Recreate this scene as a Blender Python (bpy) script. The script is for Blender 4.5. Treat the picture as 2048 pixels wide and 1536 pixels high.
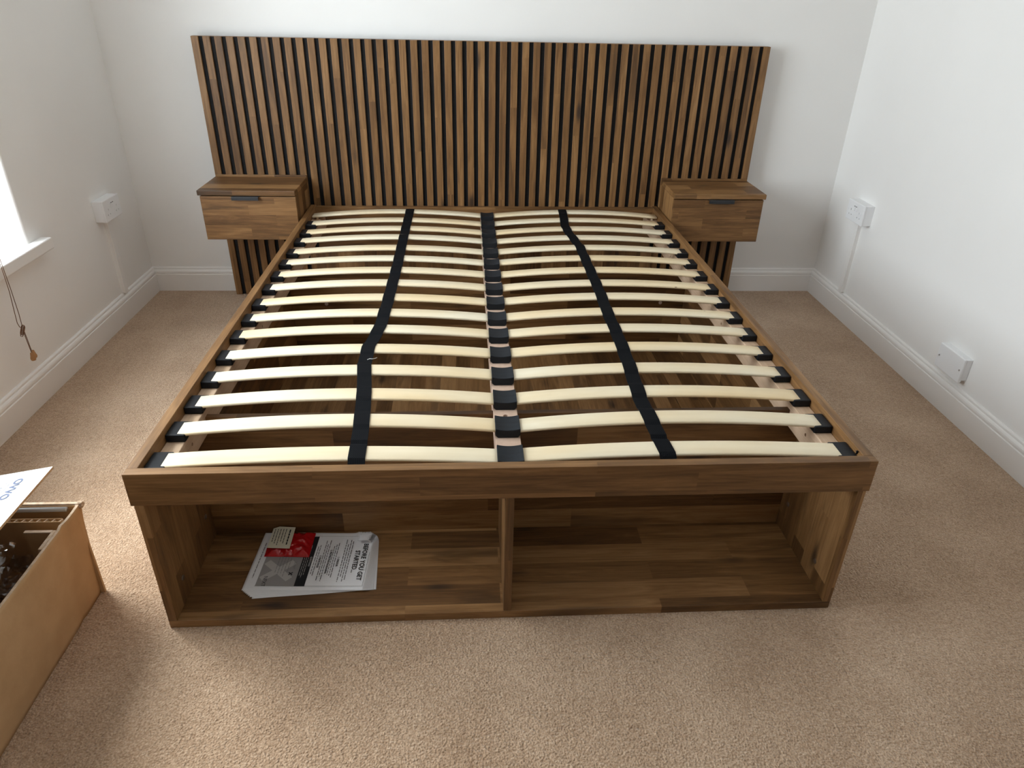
import bpy, bmesh, math, random
from mathutils import Vector, Matrix, noise as mnoise

random.seed(7)
S = bpy.context.scene
C = S.collection
for o in list(bpy.data.objects):
    bpy.data.objects.remove(o)

# ------------------------------------------------------------------ camera
CAM_F = 1423.0                                   # focal length in pixels of the 2048 wide frame
cam_d = bpy.data.cameras.new('camera')
cam_d.sensor_fit = 'HORIZONTAL'
cam_d.sensor_width = 36.0
cam_d.lens = 36.0 * CAM_F / 2048.0
cam_d.clip_start = 0.02
cam = bpy.data.objects.new('camera', cam_d)
C.objects.link(cam)
_r = Vector((0.99857521, -0.04936722, 0.020259))
_u = Vector((0.00638942, 0.48753179, 0.87308186))
_f = Vector((0.05297853, 0.87170846, -0.48715259))
M = Matrix((( _r.x, _u.x, -_f.x, -0.0612),
            ( _r.y, _u.y, -_f.y, -1.2214),
            ( _r.z, _u.z, -_f.z, 1.3280),
            (0, 0, 0, 1)))
cam.matrix_world = M
S.camera = cam

# ------------------------------------------------------------------ world (bright overcast daylight)
W = bpy.data.worlds.new('overcast_sky')
S.world = W
W.use_nodes = True
bg = W.node_tree.nodes['Background']
bg.inputs['Color'].default_value = (0.87, 0.925, 1.0, 1)
bg.inputs['Strength'].default_value = 12.5
S.view_settings.view_transform = 'Standard'
S.view_settings.look = 'None'
S.view_settings.gamma = 1.0
S.view_settings.use_curve_mapping = False
S.view_settings.exposure = 0.23
S.cycles.diffuse_bounces = 8
S.cycles.max_bounces = 14
S.cycles.caustics_reflective = False
S.cycles.caustics_refractive = False

# hazy sun behind thin cloud, high over the far side of the window
sd = bpy.data.lights.new('hazy_sun_offscreen', 'SUN')
sd.energy = 3.3
sd.angle = math.radians(28)
sd.color = (1.0, 0.97, 0.93)
so = bpy.data.objects.new('hazy_sun_offscreen', sd)
_el, _az = math.radians(51), math.radians(31)
_to = Vector((-math.cos(_az) * math.cos(_el), math.sin(_az) * math.cos(_el), math.sin(_el)))
so.rotation_euler = _to.to_track_quat('Z', 'Y').to_euler()
so.location = (-4, 3, 5)
C.objects.link(so)

# ------------------------------------------------------------------ dimensions (metres)
L = 2.0626            # headboard front face
H = 0.4426            # bed rim height
BYAW = 0.0086
WL, WR = -1.6065, 1.6616
YB = 2.1288           # back wall
YF = -3.90            # wall behind the camera
ZC = 2.36
WIN_Y0, WIN_Y1, WIN_Z0, WIN_Z1 = -0.30, 1.25, 0.515, 2.08
REV = 0.20            # depth of the window reveal

# portal: tells the sampler where daylight comes in, adds no light itself
pl = bpy.data.lights.new('window_portal_offscreen', 'AREA')
pl.shape = 'RECTANGLE'
pl.size = WIN_Z1 - WIN_Z0
pl.size_y = WIN_Y1 - WIN_Y0
pl.cycles.is_portal = True
plo = bpy.data.objects.new('window_portal_offscreen', pl)
plo.location = (WL - REV - 0.09, (WIN_Y0 + WIN_Y1) / 2, (WIN_Z0 + WIN_Z1) / 2)
plo.rotation_euler = (0, -math.pi / 2, 0)
C.objects.link(plo)

# ------------------------------------------------------------------ materials
def newmat(name):
    m = bpy.data.materials.new(name)
    m.use_nodes = True
    nt = m.node_tree
    b = nt.nodes['Principled BSDF']
    return m, nt, b

def N(nt, typ, **kw):
    n = nt.nodes.new(typ)
    for k, v in kw.items():
        setattr(n, k, v)
    return n

def lk(nt, a, b):
    nt.links.new(a, b)

def mathn(nt, op, a, b=None, c=None):
    n = N(nt, 'ShaderNodeMath', operation=op)
    for i, v in enumerate((a, b, c)):
        if v is None:
            continue
        if isinstance(v, (int, float)):
            n.inputs[i].default_value = v
        else:
            lk(nt, v, n.inputs[i])
    return n.outputs[0]

def ramp(nt, fac, stops):
    n = N(nt, 'ShaderNodeValToRGB')
    cr = n.color_ramp
    while len(cr.elements) < len(stops):
        cr.elements.new(0.5)
    for e, (p, c) in zip(cr.elements, stops):
        e.position = p
        e.color = (c[0], c[1], c[2], 1)
    lk(nt, fac, n.inputs[0])
    return n.outputs[0]

def mixc(nt, typ, fac, a, b):
    n = N(nt, 'ShaderNodeMixRGB', blend_type=typ)
    for i, v in enumerate((fac, a, b)):
        if isinstance(v, (int, float)):
            n.inputs[i].default_value = v
        elif isinstance(v, tuple):
            n.inputs[i].default_value = (v[0], v[1], v[2], 1)
        else:
            lk(nt, v, n.inputs[i])
    return n.outputs[0]

def plain(name, col, rough=0.5, spec=0.5, metal=0.0):
    m, nt, b = newmat(name)
    b.inputs['Base Color'].default_value = (col[0], col[1], col[2], 1)
    b.inputs['Roughness'].default_value = rough
    b.inputs['Specular IOR Level'].default_value = spec
    b.inputs['Metallic'].default_value = metal
    return m

def noisy(name, c1, c2, scale, rough=0.6, bump=0.0, bscale=None, detail=4, spec=0.4, stretch=(1, 1, 1)):
    m, nt, b = newmat(name)
    tc = N(nt, 'ShaderNodeTexCoord')
    mp = N(nt, 'ShaderNodeMapping')
    mp.inputs['Scale'].default_value = stretch
    lk(nt, tc.outputs['Object'], mp.inputs['Vector'])
    n = N(nt, 'ShaderNodeTexNoise')
    n.inputs['Scale'].default_value = scale
    n.inputs['Detail'].default_value = detail
    lk(nt, mp.outputs[0], n.inputs['Vector'])
    lk(nt, ramp(nt, n.outputs['Fac'], [(0.3, c1), (0.7, c2)]), b.inputs['Base Color'])
    b.inputs['Roughness'].default_value = rough
    b.inputs['Specular IOR Level'].default_value = spec
    if bump:
        n2 = N(nt, 'ShaderNodeTexNoise')
        n2.inputs['Scale'].default_value = bscale or scale
        n2.inputs['Detail'].default_value = 3
        lk(nt, mp.outputs[0], n2.inputs['Vector'])
        bp = N(nt, 'ShaderNodeBump')
        bp.inputs['Strength'].default_value = bump
        bp.inputs['Distance'].default_value = 0.002
        lk(nt, n2.outputs['Fac'], bp.inputs['Height'])
        lk(nt, bp.outputs[0], b.inputs['Normal'])
    return m

def wood(name, axis, stave_w=0.04, stave_l=0.42, gain=1.0, warm=0.0, jitter=1.0, knots=1.0, rv=0.30, sat=1.0):
    """dark acacia-look laminate: glued staves, fine pores, dark knots. axis = grain direction"""
    m, nt, b = newmat(name)
    tc = N(nt, 'ShaderNodeTexCoord')
    oi = N(nt, 'ShaderNodeObjectInfo')
    off = N(nt, 'ShaderNodeVectorMath', operation='SCALE')
    off.inputs[0].default_value = (3.7, 5.3, 7.9)
    lk(nt, mathn(nt, 'MULTIPLY', oi.outputs['Random'], jitter), off.inputs['Scale'])
    ad = N(nt, 'ShaderNodeVectorMath', operation='ADD')
    lk(nt, tc.outputs['Object'], ad.inputs[0])
    lk(nt, off.outputs[0], ad.inputs[1])
    sp = N(nt, 'ShaderNodeSeparateXYZ')
    lk(nt, ad.outputs[0], sp.inputs[0])
    ax = 'xyz'.index(axis)
    u = sp.outputs[ax]
    v = sp.outputs[(ax + 1) % 3]
    w = sp.outputs[(ax + 2) % 3]
    c = mathn(nt, 'ADD', v, w)
    cb = N(nt, 'ShaderNodeCombineXYZ')
    lk(nt, u, cb.inputs[0]); lk(nt, c, cb.inputs[1])
    br = N(nt, 'ShaderNodeTexBrick', offset=0.37, squash=1.0)
    br.inputs['Color1'].default_value = (0, 0, 0, 1)
    br.inputs['Color2'].default_value = (1, 1, 1, 1)
    br.inputs['Scale'].default_value = 1.0
    br.inputs['Mortar Size'].default_value = 0.0
    br.inputs['Brick Width'].default_value = stave_l
    br.inputs['Row Height'].default_value = stave_w
    lk(nt, cb.outputs[0], br.inputs['Vector'])
    sr = N(nt, 'ShaderNodeSeparateColor')
    lk(nt, br.outputs['Color'], sr.inputs[0])
    r = sr.outputs[0]
    def gvec(su, sv):
        k = N(nt, 'ShaderNodeCombineXYZ')
        lk(nt, mathn(nt, 'MULTIPLY', u, su), k.inputs[0])
        lk(nt, mathn(nt, 'ADD', mathn(nt, 'MULTIPLY', v, sv), mathn(nt, 'MULTIPLY', r, 37.0)), k.inputs[1])
        lk(nt, mathn(nt, 'MULTIPLY', w, sv), k.inputs[2])
        return k.outputs[0]
    def noise(vec, detail, dist=0.0, rough=0.55):
        n = N(nt, 'ShaderNodeTexNoise')
        n.inputs['Scale'].default_value = 1.0
        n.inputs['Detail'].default_value = detail
        n.inputs['Roughness'].default_value = rough
        n.inputs['Distortion'].default_value = dist
        lk(nt, vec, n.inputs['Vector'])
        return n.outputs['Fac']
    n1 = noise(gvec(3.0, 34), 6, 1.1, 0.66)
    n2 = noise(gvec(7, 190), 5, 0.3, 0.65)
    n4 = noise(gvec(2.2, 15), 3, 0.6)
    n3 = noise(gvec(1.3, 5), 2)
    t = mathn(nt, 'ADD', mathn(nt, 'ADD', mathn(nt, 'MULTIPLY', r, rv), (0.42 - rv) * 0.5), mathn(nt, 'MULTIPLY', n1, 0.78))
    t = mathn(nt, 'ADD', t, mathn(nt, 'MULTIPLY', n2, 0.46))
    t = mathn(nt, 'ADD', t, mathn(nt, 'MULTIPLY', n3, 0.25))
    t = mathn(nt, 'SUBTRACT', t, 0.47)
    g = gain
    cols = [(0.10, (0.048 * g, 0.023 * g * (0.72 + 0.28 * sat) * 0.95, 0.0078 * g * sat)),
            (0.36, (0.150 * g, 0.076 * g * (0.72 + 0.28 * sat) * 0.95, 0.0255 * g * sat)),
            (0.56, (0.255 * g, 0.138 * g * (0.72 + 0.28 * sat) * 0.95, 0.050 * g * sat)),
            (0.80, (0.400 * g, 0.236 * g * (0.72 + 0.28 * sat) * 0.95, 0.098 * g * sat))]
    col = ramp(nt, t, cols)
    # knots, long along the grain
    kv = N(nt, 'ShaderNodeCombineXYZ')
    lk(nt, mathn(nt, 'MULTIPLY', u, 3.4), kv.inputs[0])
    lk(nt, mathn(nt, 'MULTIPLY', c, 11.0), kv.inputs[1])
    vo = N(nt, 'ShaderNodeTexVoronoi', feature='F1')
    vo.inputs['Scale'].default_value = 1.0
    lk(nt, kv.outputs[0], vo.inputs['Vector'])
    sv = N(nt, 'ShaderNodeSeparateColor')
    lk(nt, vo.outputs['Color'], sv.inputs[0])
    gate = mathn(nt, 'GREATER_THAN', sv.outputs[0], 0.42)
    kd = mathn(nt, 'ADD', vo.outputs['Distance'], mathn(nt, 'MULTIPLY', mathn(nt, 'SUBTRACT', n2, 0.5), 0.18))
    kk = N(nt, 'ShaderNodeMapRange', interpolation_type='SMOOTHSTEP')
    kk.inputs['From Min'].default_value = 0.03
    kk.inputs['From Max'].default_value = 0.21
    kk.inputs['To Min'].default_value = 0.85 * knots
    kk.inputs['To Max'].default_value = 0.0
    lk(nt, kd, kk.inputs['Value'])
    kf = mathn(nt, 'MULTIPLY', kk.outputs[0], gate)
    col = mixc(nt, 'MIX', kf, col, (0.022, 0.013, 0.009))
    sk = N(nt, 'ShaderNodeMapRange', interpolation_type='SMOOTHSTEP')
    sk.inputs['From Min'].default_value = 0.55
    sk.inputs['From Max'].default_value = 0.73
    sk.inputs['To Max'].default_value = 0.62
    lk(nt, n4, sk.inputs['Value'])
    col = mixc(nt, 'MIX', sk.outputs[0], col, (0.060 * g, 0.030 * g, 0.013 * g))
    lk(nt, col, b.inputs['Base Color'])
    b.inputs['Roughness'].default_value = 0.46
    b.inputs['Specular IOR Level'].default_value = 0.38
    bp = N(nt, 'ShaderNodeBump')
    bp.inputs['Strength'].default_value = 0.16
    bp.inputs['Distance'].default_value = 0.0006
    lk(nt, n2, bp.inputs['Height'])
    lk(nt, bp.outputs[0], b.inputs['Normal'])
    return m

MAT = {}
LAM = dict(gain=0.86, sat=0.94)      # the same laminate everywhere, only the cut of the staves differs
MAT['wx'] = wood('wood_grain_across', 'x', stave_w=0.066, stave_l=0.62, rv=0.44, **LAM)
MAT['wy'] = wood('wood_grain_along', 'y', stave_w=0.055, rv=0.46, **LAM)
MAT['wz'] = wood('wood_grain_upright', 'z', stave_w=0.060, rv=0.46, **LAM)
MAT['strip'] = wood('wood_headboard_strip', 'z', stave_w=0.055, stave_l=0.9, rv=0.14, **LAM)
MAT['drawer'] = wood('wood_drawer_front', 'x', stave_w=0.046, stave_l=0.30, rv=0.24, **LAM)
MAT['rail'] = wood('wood_rail', 'x', stave_w=0.05, stave_l=0.6, knots=0.7, rv=0.10, **LAM)
MAT['raily'] = wood('wood_rail_side', 'y', stave_w=0.05, stave_l=0.6, knots=0.5, rv=0.10, **LAM)
MAT['wall'] = noisy('white_wall_paint', (0.805, 0.790, 0.772), (0.825, 0.810, 0.792), 3.0, rough=0.75, bump=0.06, bscale=140, spec=0.25)
MAT['ceiling'] = plain('white_ceiling_paint', (0.78, 0.77, 0.75), 0.85, 0.2)
MAT['trim'] = plain('white_gloss_paint', (0.82, 0.80, 0.78), 0.32, 0.5)
MAT['plastic'] = plain('white_moulded_plastic', (0.80, 0.80, 0.81), 0.30, 0.5)
MAT['upvc'] = plain('white_frame_plastic', (0.85, 0.86, 0.86), 0.28, 0.5)
MAT['slot'] = plain('dark_slot', (0.03, 0.03, 0.032), 0.6, 0.3)
MAT['blackfelt'] = plain('black_backing', (0.008, 0.008, 0.009), 0.75, 0.25)
MAT['blackmetal'] = plain('black_powder_coat', (0.018, 0.020, 0.024), 0.42, 0.5)
MAT['cap'] = noisy('black_plastic_cap', (0.006, 0.007, 0.009), (0.012, 0.013, 0.017), 60, rough=0.45, spec=0.22)
MAT['rubber'] = noisy('black_rubber', (0.008, 0.010, 0.0125), (0.016, 0.019, 0.024), 40, rough=0.55, bump=0.1, bscale=300, spec=0.22, stretch=(0.3, 2, 1))
MAT['ledger'] = noisy('planed_softwood', (0.50, 0.34, 0.22), (0.60, 0.43, 0.30), 9, rough=0.6, stretch=(14, 1, 14))
MAT['mdf'] = noisy('raw_fibreboard', (0.52, 0.36, 0.27), (0.60, 0.43, 0.33), 60, rough=0.8, bump=0.1, bscale=500, spec=0.2)
MAT['steel'] = plain('zinc_steel', (0.62, 0.63, 0.66), 0.3, 0.5, 1.0)
MAT['cover_cap'] = plain('pale_cover_cap', (0.55, 0.42, 0.34), 0.5)
MAT['card'] = noisy('kraft_cardboard', (0.47, 0.300, 0.155), (0.55, 0.360, 0.195), 14, rough=0.75, bump=0.12, bscale=120, spec=0.2)
MAT['cardin'] = noisy('kraft_cardboard_inside', (0.47, 0.300, 0.155), (0.55, 0.360, 0.195), 14, rough=0.8, spec=0.2)
MAT['cardedge'] = noisy('torn_card_edge', (0.50, 0.36, 0.24), (0.68, 0.54, 0.42), 90, rough=0.9, spec=0.1)
MAT['lidwhite'] = noisy('white_faced_cardboard', (0.70, 0.685, 0.66), (0.74, 0.725, 0.70), 12, rough=0.7, spec=0.2)
MAT['print'] = plain('blue_grey_print', (0.10, 0.12, 0.19), 0.7, 0.2)
MAT['printlight'] = plain('pale_grey_print', (0.20, 0.21, 0.25), 0.7, 0.2)
MAT['paper'] = plain('white_paper', (0.80, 0.80, 0.82), 0.7, 0.25)
MAT['ink'] = plain('black_ink', (0.012, 0.012, 0.014), 0.6, 0.3)
MAT['greyink'] = plain('grey_ink', (0.17, 0.165, 0.165), 0.6, 0.3)
MAT['lightgrey'] = plain('grey_print_panel', (0.30, 0.285, 0.28), 0.65, 0.25)
MAT['palegrey'] = plain('pale_print_shape', (0.46, 0.44, 0.43), 0.65, 0.25)
MAT['label'] = plain('cream_label_paper', (0.62, 0.58, 0.46), 0.65, 0.25)
MAT['cord'] = plain('brown_blind_cord', (0.15, 0.075, 0.040), 0.8, 0.2)
MAT['acorn'] = noisy('turned_beech', (0.33, 0.17, 0.075), (0.42, 0.23, 0.105), 30, rough=0.45)
MAT['lint'] = plain('white_thread', (0.75, 0.74, 0.72), 0.9, 0.1)

def slat_mat():
    m, nt, b = newmat('birch_ply_slat')
    tc = N(nt, 'ShaderNodeTexCoord'); oi = N(nt, 'ShaderNodeObjectInfo')
    off = N(nt, 'ShaderNodeVectorMath', operation='SCALE')
    off.inputs[0].default_value = (9.1, 4.3, 2.9)
    lk(nt, oi.outputs['Random'], off.inputs['Scale'])
    ad = N(nt, 'ShaderNodeVectorMath', operation='ADD')
    lk(nt, tc.outputs['Object'], ad.inputs[0]); lk(nt, off.outputs[0], ad.inputs[1])
    mp = N(nt, 'ShaderNodeMapping'); mp.inputs['Scale'].default_value = (3.0, 45, 90)
    lk(nt, ad.outputs[0], mp.inputs[0])
    n = N(nt, 'ShaderNodeTexNoise'); n.inputs['Scale'].default_value = 1.0; n.inputs['Detail'].default_value = 4
    lk(nt, mp.outputs[0], n.inputs['Vector'])
    mp2 = N(nt, 'ShaderNodeMapping'); mp2.inputs['Scale'].default_value = (2.2, 6, 6)
    lk(nt, ad.outputs[0], mp2.inputs[0])
    n2 = N(nt, 'ShaderNodeTexNoise'); n2.inputs['Scale'].default_value = 1.0; n2.inputs['Detail'].default_value = 2
    lk(nt, mp2.outputs[0], n2.inputs['Vector'])
    c1 = ramp(nt, n2.outputs['Fac'], [(0.35, (0.80, 0.715, 0.545)), (0.70, (0.79, 0.615, 0.37))])
    c2 = mixc(nt, 'MULTIPLY', 0.35, c1, ramp(nt, n.outputs['Fac'], [(0.3, (0.86, 0.80, 0.70)), (0.6, (1, 1, 1))]))
    # a few small dark pin knots
    vo = N(nt, 'ShaderNodeTexVoronoi'); vo.inputs['Scale'].default_value = 1.0
    mp3 = N(nt, 'ShaderNodeMapping'); mp3.inputs['Scale'].default_value = (4.5, 16, 16)
    lk(nt, ad.outputs[0], mp3.inputs[0]); lk(nt, mp3.outputs[0], vo.inputs['Vector'])
    kf = mathn(nt, 'LESS_THAN', vo.outputs['Distance'], 0.022)
    c3 = mixc(nt, 'MIX', kf, c2, (0.16, 0.09, 0.05))
    lk(nt, c3, b.inputs['Base Color'])
    b.inputs['Roughness'].default_value = 0.42
    b.inputs['Specular IOR Level'].default_value = 0.4
    return m
MAT['slat'] = slat_mat()

def carpet_mat():
    m, nt, b = newmat('beige_twist_carpet')
    tc = N(nt, 'ShaderNodeTexCoord')
    def noise(scale, detail, rough=0.6):
        n = N(nt, 'ShaderNodeTexNoise')
        n.inputs['Scale'].default_value = scale
        n.inputs['Detail'].default_value = detail
        n.inputs['Roughness'].default_value = rough
        lk(nt, tc.outputs['Object'], n.inputs['Vector'])
        return n.outputs['Fac']
    a = noise(230, 2, 0.6)
    bb = noise(75, 3)
    cc = noise(3.2, 4)
    vo = N(nt, 'ShaderNodeTexVoronoi'); vo.inputs['Scale'].default_value = 190
    lk(nt, tc.outputs['Object'], vo.inputs['Vector'])
    t = mathn(nt, 'ADD', mathn(nt, 'MULTIPLY', a, 0.55), mathn(nt, 'MULTIPLY', bb, 0.25))
    t = mathn(nt, 'ADD', t, mathn(nt, 'MULTIPLY', cc, 0.30))
    col = ramp(nt, t, [(0.34, (0.205, 0.117, 0.064)), (0.52, (0.425, 0.283, 0.180)), (0.72, (0.69, 0.51, 0.365))])
    lk(nt, col, b.inputs['Base Color'])
    b.inputs['Roughness'].default_value = 0.95
    b.inputs['Specular IOR Level'].default_value = 0.1
    b.inputs['Sheen Weight'].default_value = 0.25
    b.inputs['Sheen Roughness'].default_value = 0.5
    hgt = mathn(nt, 'SUBTRACT', mathn(nt, 'ADD', mathn(nt, 'MULTIPLY', a, 0.8), mathn(nt, 'MULTIPLY', bb, 0.6)), mathn(nt, 'MULTIPLY', vo.outputs['Distance'], 0.6))
    bp = N(nt, 'ShaderNodeBump'); bp.inputs['Strength'].default_value = 0.9; bp.inputs['Distance'].default_value = 0.006
    lk(nt, hgt, bp.inputs['Height']); lk(nt, bp.outputs[0], b.inputs['Normal'])
    return m
MAT['carpet'] = carpet_mat()

def strap_mat():
    m, nt, b = newmat('black_woven_webbing')
    tc = N(nt, 'ShaderNodeTexCoord')
    mp = N(nt, 'ShaderNodeMapping'); mp.inputs['Scale'].default_value = (420, 300, 300)
    lk(nt, tc.outputs['Object'], mp.inputs[0])
    ch = N(nt, 'ShaderNodeTexChecker'); ch.inputs['Scale'].default_value = 1.0
    lk(nt, mp.outputs[0], ch.inputs['Vector'])
    lk(nt, ramp(nt, ch.outputs['Fac'], [(0.0, (0.003, 0.0034, 0.0045)), (1.0, (0.007, 0.0078, 0.0095))]), b.inputs['Base Color'])
    b.inputs['Roughness'].default_value = 0.75
    b.inputs['Specular IOR Level'].default_value = 0.08
    bp = N(nt, 'ShaderNodeBump'); bp.inputs['Strength'].default_value = 0.3; bp.inputs['Distance'].default_value = 0.001
    lk(nt, ch.outputs['Fac'], bp.inputs['Height']); lk(nt, bp.outputs[0], b.inputs['Normal'])
    return m
MAT['strap'] = strap_mat()

def film(name, tint, alpha_face, rough=0.12):
    """thin clear plastic: mostly see-through, glossy wrinkles"""
    m = bpy.data.materials.new(name); m.use_nodes = True
    nt = m.node_tree; nt.nodes.clear()
    out = N(nt, 'ShaderNodeOutputMaterial')
    tr = N(nt, 'ShaderNodeBsdfTransparent'); tr.inputs[0].default_value = (*tint, 1)
    gl = N(nt, 'ShaderNodeBsdfGlossy'); gl.inputs['Roughness'].default_value = rough
    gl.inputs['Color'].default_value = (0.95, 0.95, 0.97, 1)
    lw = N(nt, 'ShaderNodeLayerWeight'); lw.inputs['Blend'].default_value = 0.5
    f = mathn(nt, 'ADD', mathn(nt, 'MULTIPLY', mathn(nt, 'POWER', lw.outputs['Facing'], 4.0), 0.7), alpha_face)
    mx = N(nt, 'ShaderNodeMixShader')
    lk(nt, f, mx.inputs[0]); lk(nt, tr.outputs[0], mx.inputs[1]); lk(nt, gl.outputs[0], mx.inputs[2])
    lk(nt, mx.outputs[0], out.inputs[0])
    return m
MAT['polythene'] = film('clear_polythene', (0.86, 0.88, 0.92), 0.20)
MAT['glass'] = film('window_glass', (0.96, 0.98, 0.97), 0.02, 0.02)
def red_film():
    m, nt, b = newmat('red_polythene')
    b.inputs['Base Color'].default_value = (0.55, 0.006, 0.010, 1)
    b.inputs['Roughness'].default_value = 0.16
    b.inputs['Specular IOR Level'].default_value = 0.6
    b.inputs['Transmission Weight'].default_value = 0.25
    return m
MAT['redfilm'] = red_film()

# ------------------------------------------------------------------ mesh helpers
def mesh(name, verts, faces, mat, parent=None, smooth=False, loc=None, rz=0.0, bevel=0.0, seg=2):
    me = bpy.data.meshes.new(name)
    me.from_pydata([tuple(v) for v in verts], [], faces)
    me.update()
    bm = bmesh.new(); bm.from_mesh(me)
    bmesh.ops.recalc_face_normals(bm, faces=bm.faces)
    if bevel:
        bmesh.ops.bevel(bm, geom=list(bm.edges), offset=bevel, segments=seg, profile=0.5, affect='EDGES')
    bm.to_mesh(me); bm.free()
    if mat is not None:
        me.materials.append(MAT[mat] if isinstance(mat, str) else mat)
    if smooth:
        for p in me.polygons:
            p.use_smooth = True
    o = bpy.data.objects.new(name, me)
    C.objects.link(o)
    if parent is not None:
        o.parent = parent
    if loc:
        o.location = loc
    if rz:
        o.rotation_euler = (0, 0, rz)
    return o

BOXF = [(0, 1, 2, 3), (7, 6, 5, 4), (0, 4, 5, 1), (1, 5, 6, 2), (2, 6, 7, 3), (3, 7, 4, 0)]
def boxv(x0, x1, y0, y1, z0, z1):
    return [(x0, y0, z0), (x1, y0, z0), (x1, y1, z0), (x0, y1, z0), (x0, y0, z1), (x1, y0, z1), (x1, y1, z1), (x0, y1, z1)]
def box(name, x0, x1, y0, y1, z0, z1, mat, parent=None, bevel=0.0, **kw):
    return mesh(name, boxv(x0, x1, y0, y1, z0, z1), BOXF, mat, parent, bevel=bevel, **kw)
def multi(boxes):
    vs, fs = [], []
    for b in boxes:
        k = len(vs); vs += boxv(*b); fs += [tuple(i + k for i in f) for f in BOXF]
    return vs, fs

def cyl_verts(c, axis, r0, r1, h, n=16):
    """closed cylinder / cone from c along the axis"""
    vs, fs = [], []
    a = Vector(axis).normalized()
    t = Vector((0, 0, 1)) if abs(a.z) < 0.9 else Vector((1, 0, 0))
    e1 = a.cross(t).normalized(); e2 = a.cross(e1)
    for k, (r, d) in enumerate(((r0, 0), (r1, h))):
        for i in range(n):
            q = 2 * math.pi * i / n
            vs.append(Vector(c) + a * d + e1 * (r * math.cos(q)) + e2 * (r * math.sin(q)))
    for i in range(n):
        j = (i + 1) % n
        fs.append((i, j, n + j, n + i))
    fs.append(tuple(range(n - 1, -1, -1))); fs.append(tuple(range(n, 2 * n)))
    return vs, fs
def cyl(name, c, axis, r, h, mat, parent=None, r1=None, n=16, **kw):
    vs, fs = cyl_verts(c, axis, r, r if r1 is None else r1, h, n)
    return mesh(name, vs, fs, mat, parent, **kw)

def tube(name, pts, r, mat, parent=None, n=8):
    vs, fs = [], []
    P = [Vector(p) for p in pts]
    prev = None
    for i, p in enumerate(P):
        a = (P[min(i + 1, len(P) - 1)] - P[max(i - 1, 0)]).normalized()
        t = prev if prev is not None else (Vector((1, 0, 0)) if abs(a.x) < 0.9 else Vector((0, 1, 0)))
        e1 = (t - a * t.dot(a)).normalized(); e2 = a.cross(e1); prev = e1
        for k in range(n):
            q = 2 * math.pi * k / n
            vs.append(p + e1 * (r * math.cos(q)) + e2 * (r * math.sin(q)))
    for i in range(len(P) - 1):
        for k in range(n):
            j = (k + 1) % n
            fs.append((i * n + k, i * n + j, (i + 1) * n + j, (i + 1) * n + k))
    fs.append(tuple(range(n - 1, -1, -1))); fs.append(tuple((len(P) - 1) * n + k for k in range(n)))
    return mesh(name, vs, fs, mat, parent, smooth=True)

def lathe(name, prof, c, mat, parent=None, n=20):
    vs, fs = [], []
    for r, z in prof:
        for k in range(n):
            q = 2 * math.pi * k / n
            vs.append((c[0] + r * math.cos(q), c[1] + r * math.sin(q), c[2] + z))
    for i in range(len(prof) - 1):
        for k in range(n):
            j = (k + 1) % n
            fs.append((i * n + k, i * n + j, (i + 1) * n + j, (i + 1) * n + k))
    fs.append(tuple(range(n))); fs.append(tuple((len(prof) - 1) * n + k for k in range(n)))
    return mesh(name, vs, fs, mat, parent, smooth=True)

def carve(o, cutters):
    """cut (verts, faces) solids, given in the part's own space, out of a part"""
    vs, fs = [], []
    for v, f in cutters:
        k = len(vs); vs += [tuple(p) for p in v]; fs += [tuple(i + k for i in q) for q in f]
    me = bpy.data.meshes.new('cutter'); me.from_pydata(vs, [], fs)
    bm = bmesh.new(); bm.from_mesh(me); bmesh.ops.recalc_face_normals(bm, faces=bm.faces); bm.to_mesh(me); bm.free()
    c = bpy.data.objects.new('cutter', me); C.objects.link(c)
    base_me = o.data
    t = bpy.data.objects.new('carve_target', base_me); C.objects.link(t)
    md = t.modifiers.new('cut', 'BOOLEAN'); md.object = c; md.operation = 'DIFFERENCE'; md.solver = 'EXACT'
    dg = bpy.context.evaluated_depsgraph_get()
    new = bpy.data.meshes.new_from_object(t.evaluated_get(dg))
    new.name = o.name
    bpy.data.objects.remove(t); bpy.data.objects.remove(c)
    if len(new.polygons):
        o.data = new
    return o

def thing(name, loc, label, cat, group=None):
    o = bpy.data.objects.new(name, None)
    o.empty_display_size = 0.1
    o.location = loc
    C.objects.link(o)
    return tag(o, label, cat, group)
def tag(o, label, cat, group=None):
    o['label'] = label; o['category'] = cat
    if group:
        o['group'] = group
    return o
def struct(o, label=None):
    o['kind'] = 'structure'
    if label:
        o['label'] = label
    return o
def reparent(o, p):
    """keep world position while hanging the part under its thing"""
    o.parent = p
    o.matrix_parent_inverse = Matrix.Translation(p.location).inverted() if p.parent is None else Matrix.Identity(4)
    return o

def text_mesh(name, s, size, mat, parent, X, origin, right, up, align='LEFT', depth=0.0, bold=0.0):
    cu = bpy.data.curves.new(name, 'FONT')
    cu.body = s; cu.size = size; cu.align_x = align; cu.resolution_u = 3
    cu.offset = bold
    to = bpy.data.objects.new('tmp_text', cu)
    C.objects.link(to)
    dg = bpy.context.evaluated_depsgraph_get()
    me = bpy.data.meshes.new_from_object(to.evaluated_get(dg))
    bpy.data.objects.remove(to)
    R, U = Vector(right), Vector(up)
    for v in me.vertices:
        q = Vector(origin) + R * v.co.x + U * v.co.y
        v.co = X(q)
    me.materials.clear(); me.materials.append(MAT[mat])
    me.name = name
    o = bpy.data.objects.new(name, me)
    C.objects.link(o)
    o.parent = parent
    return o

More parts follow.
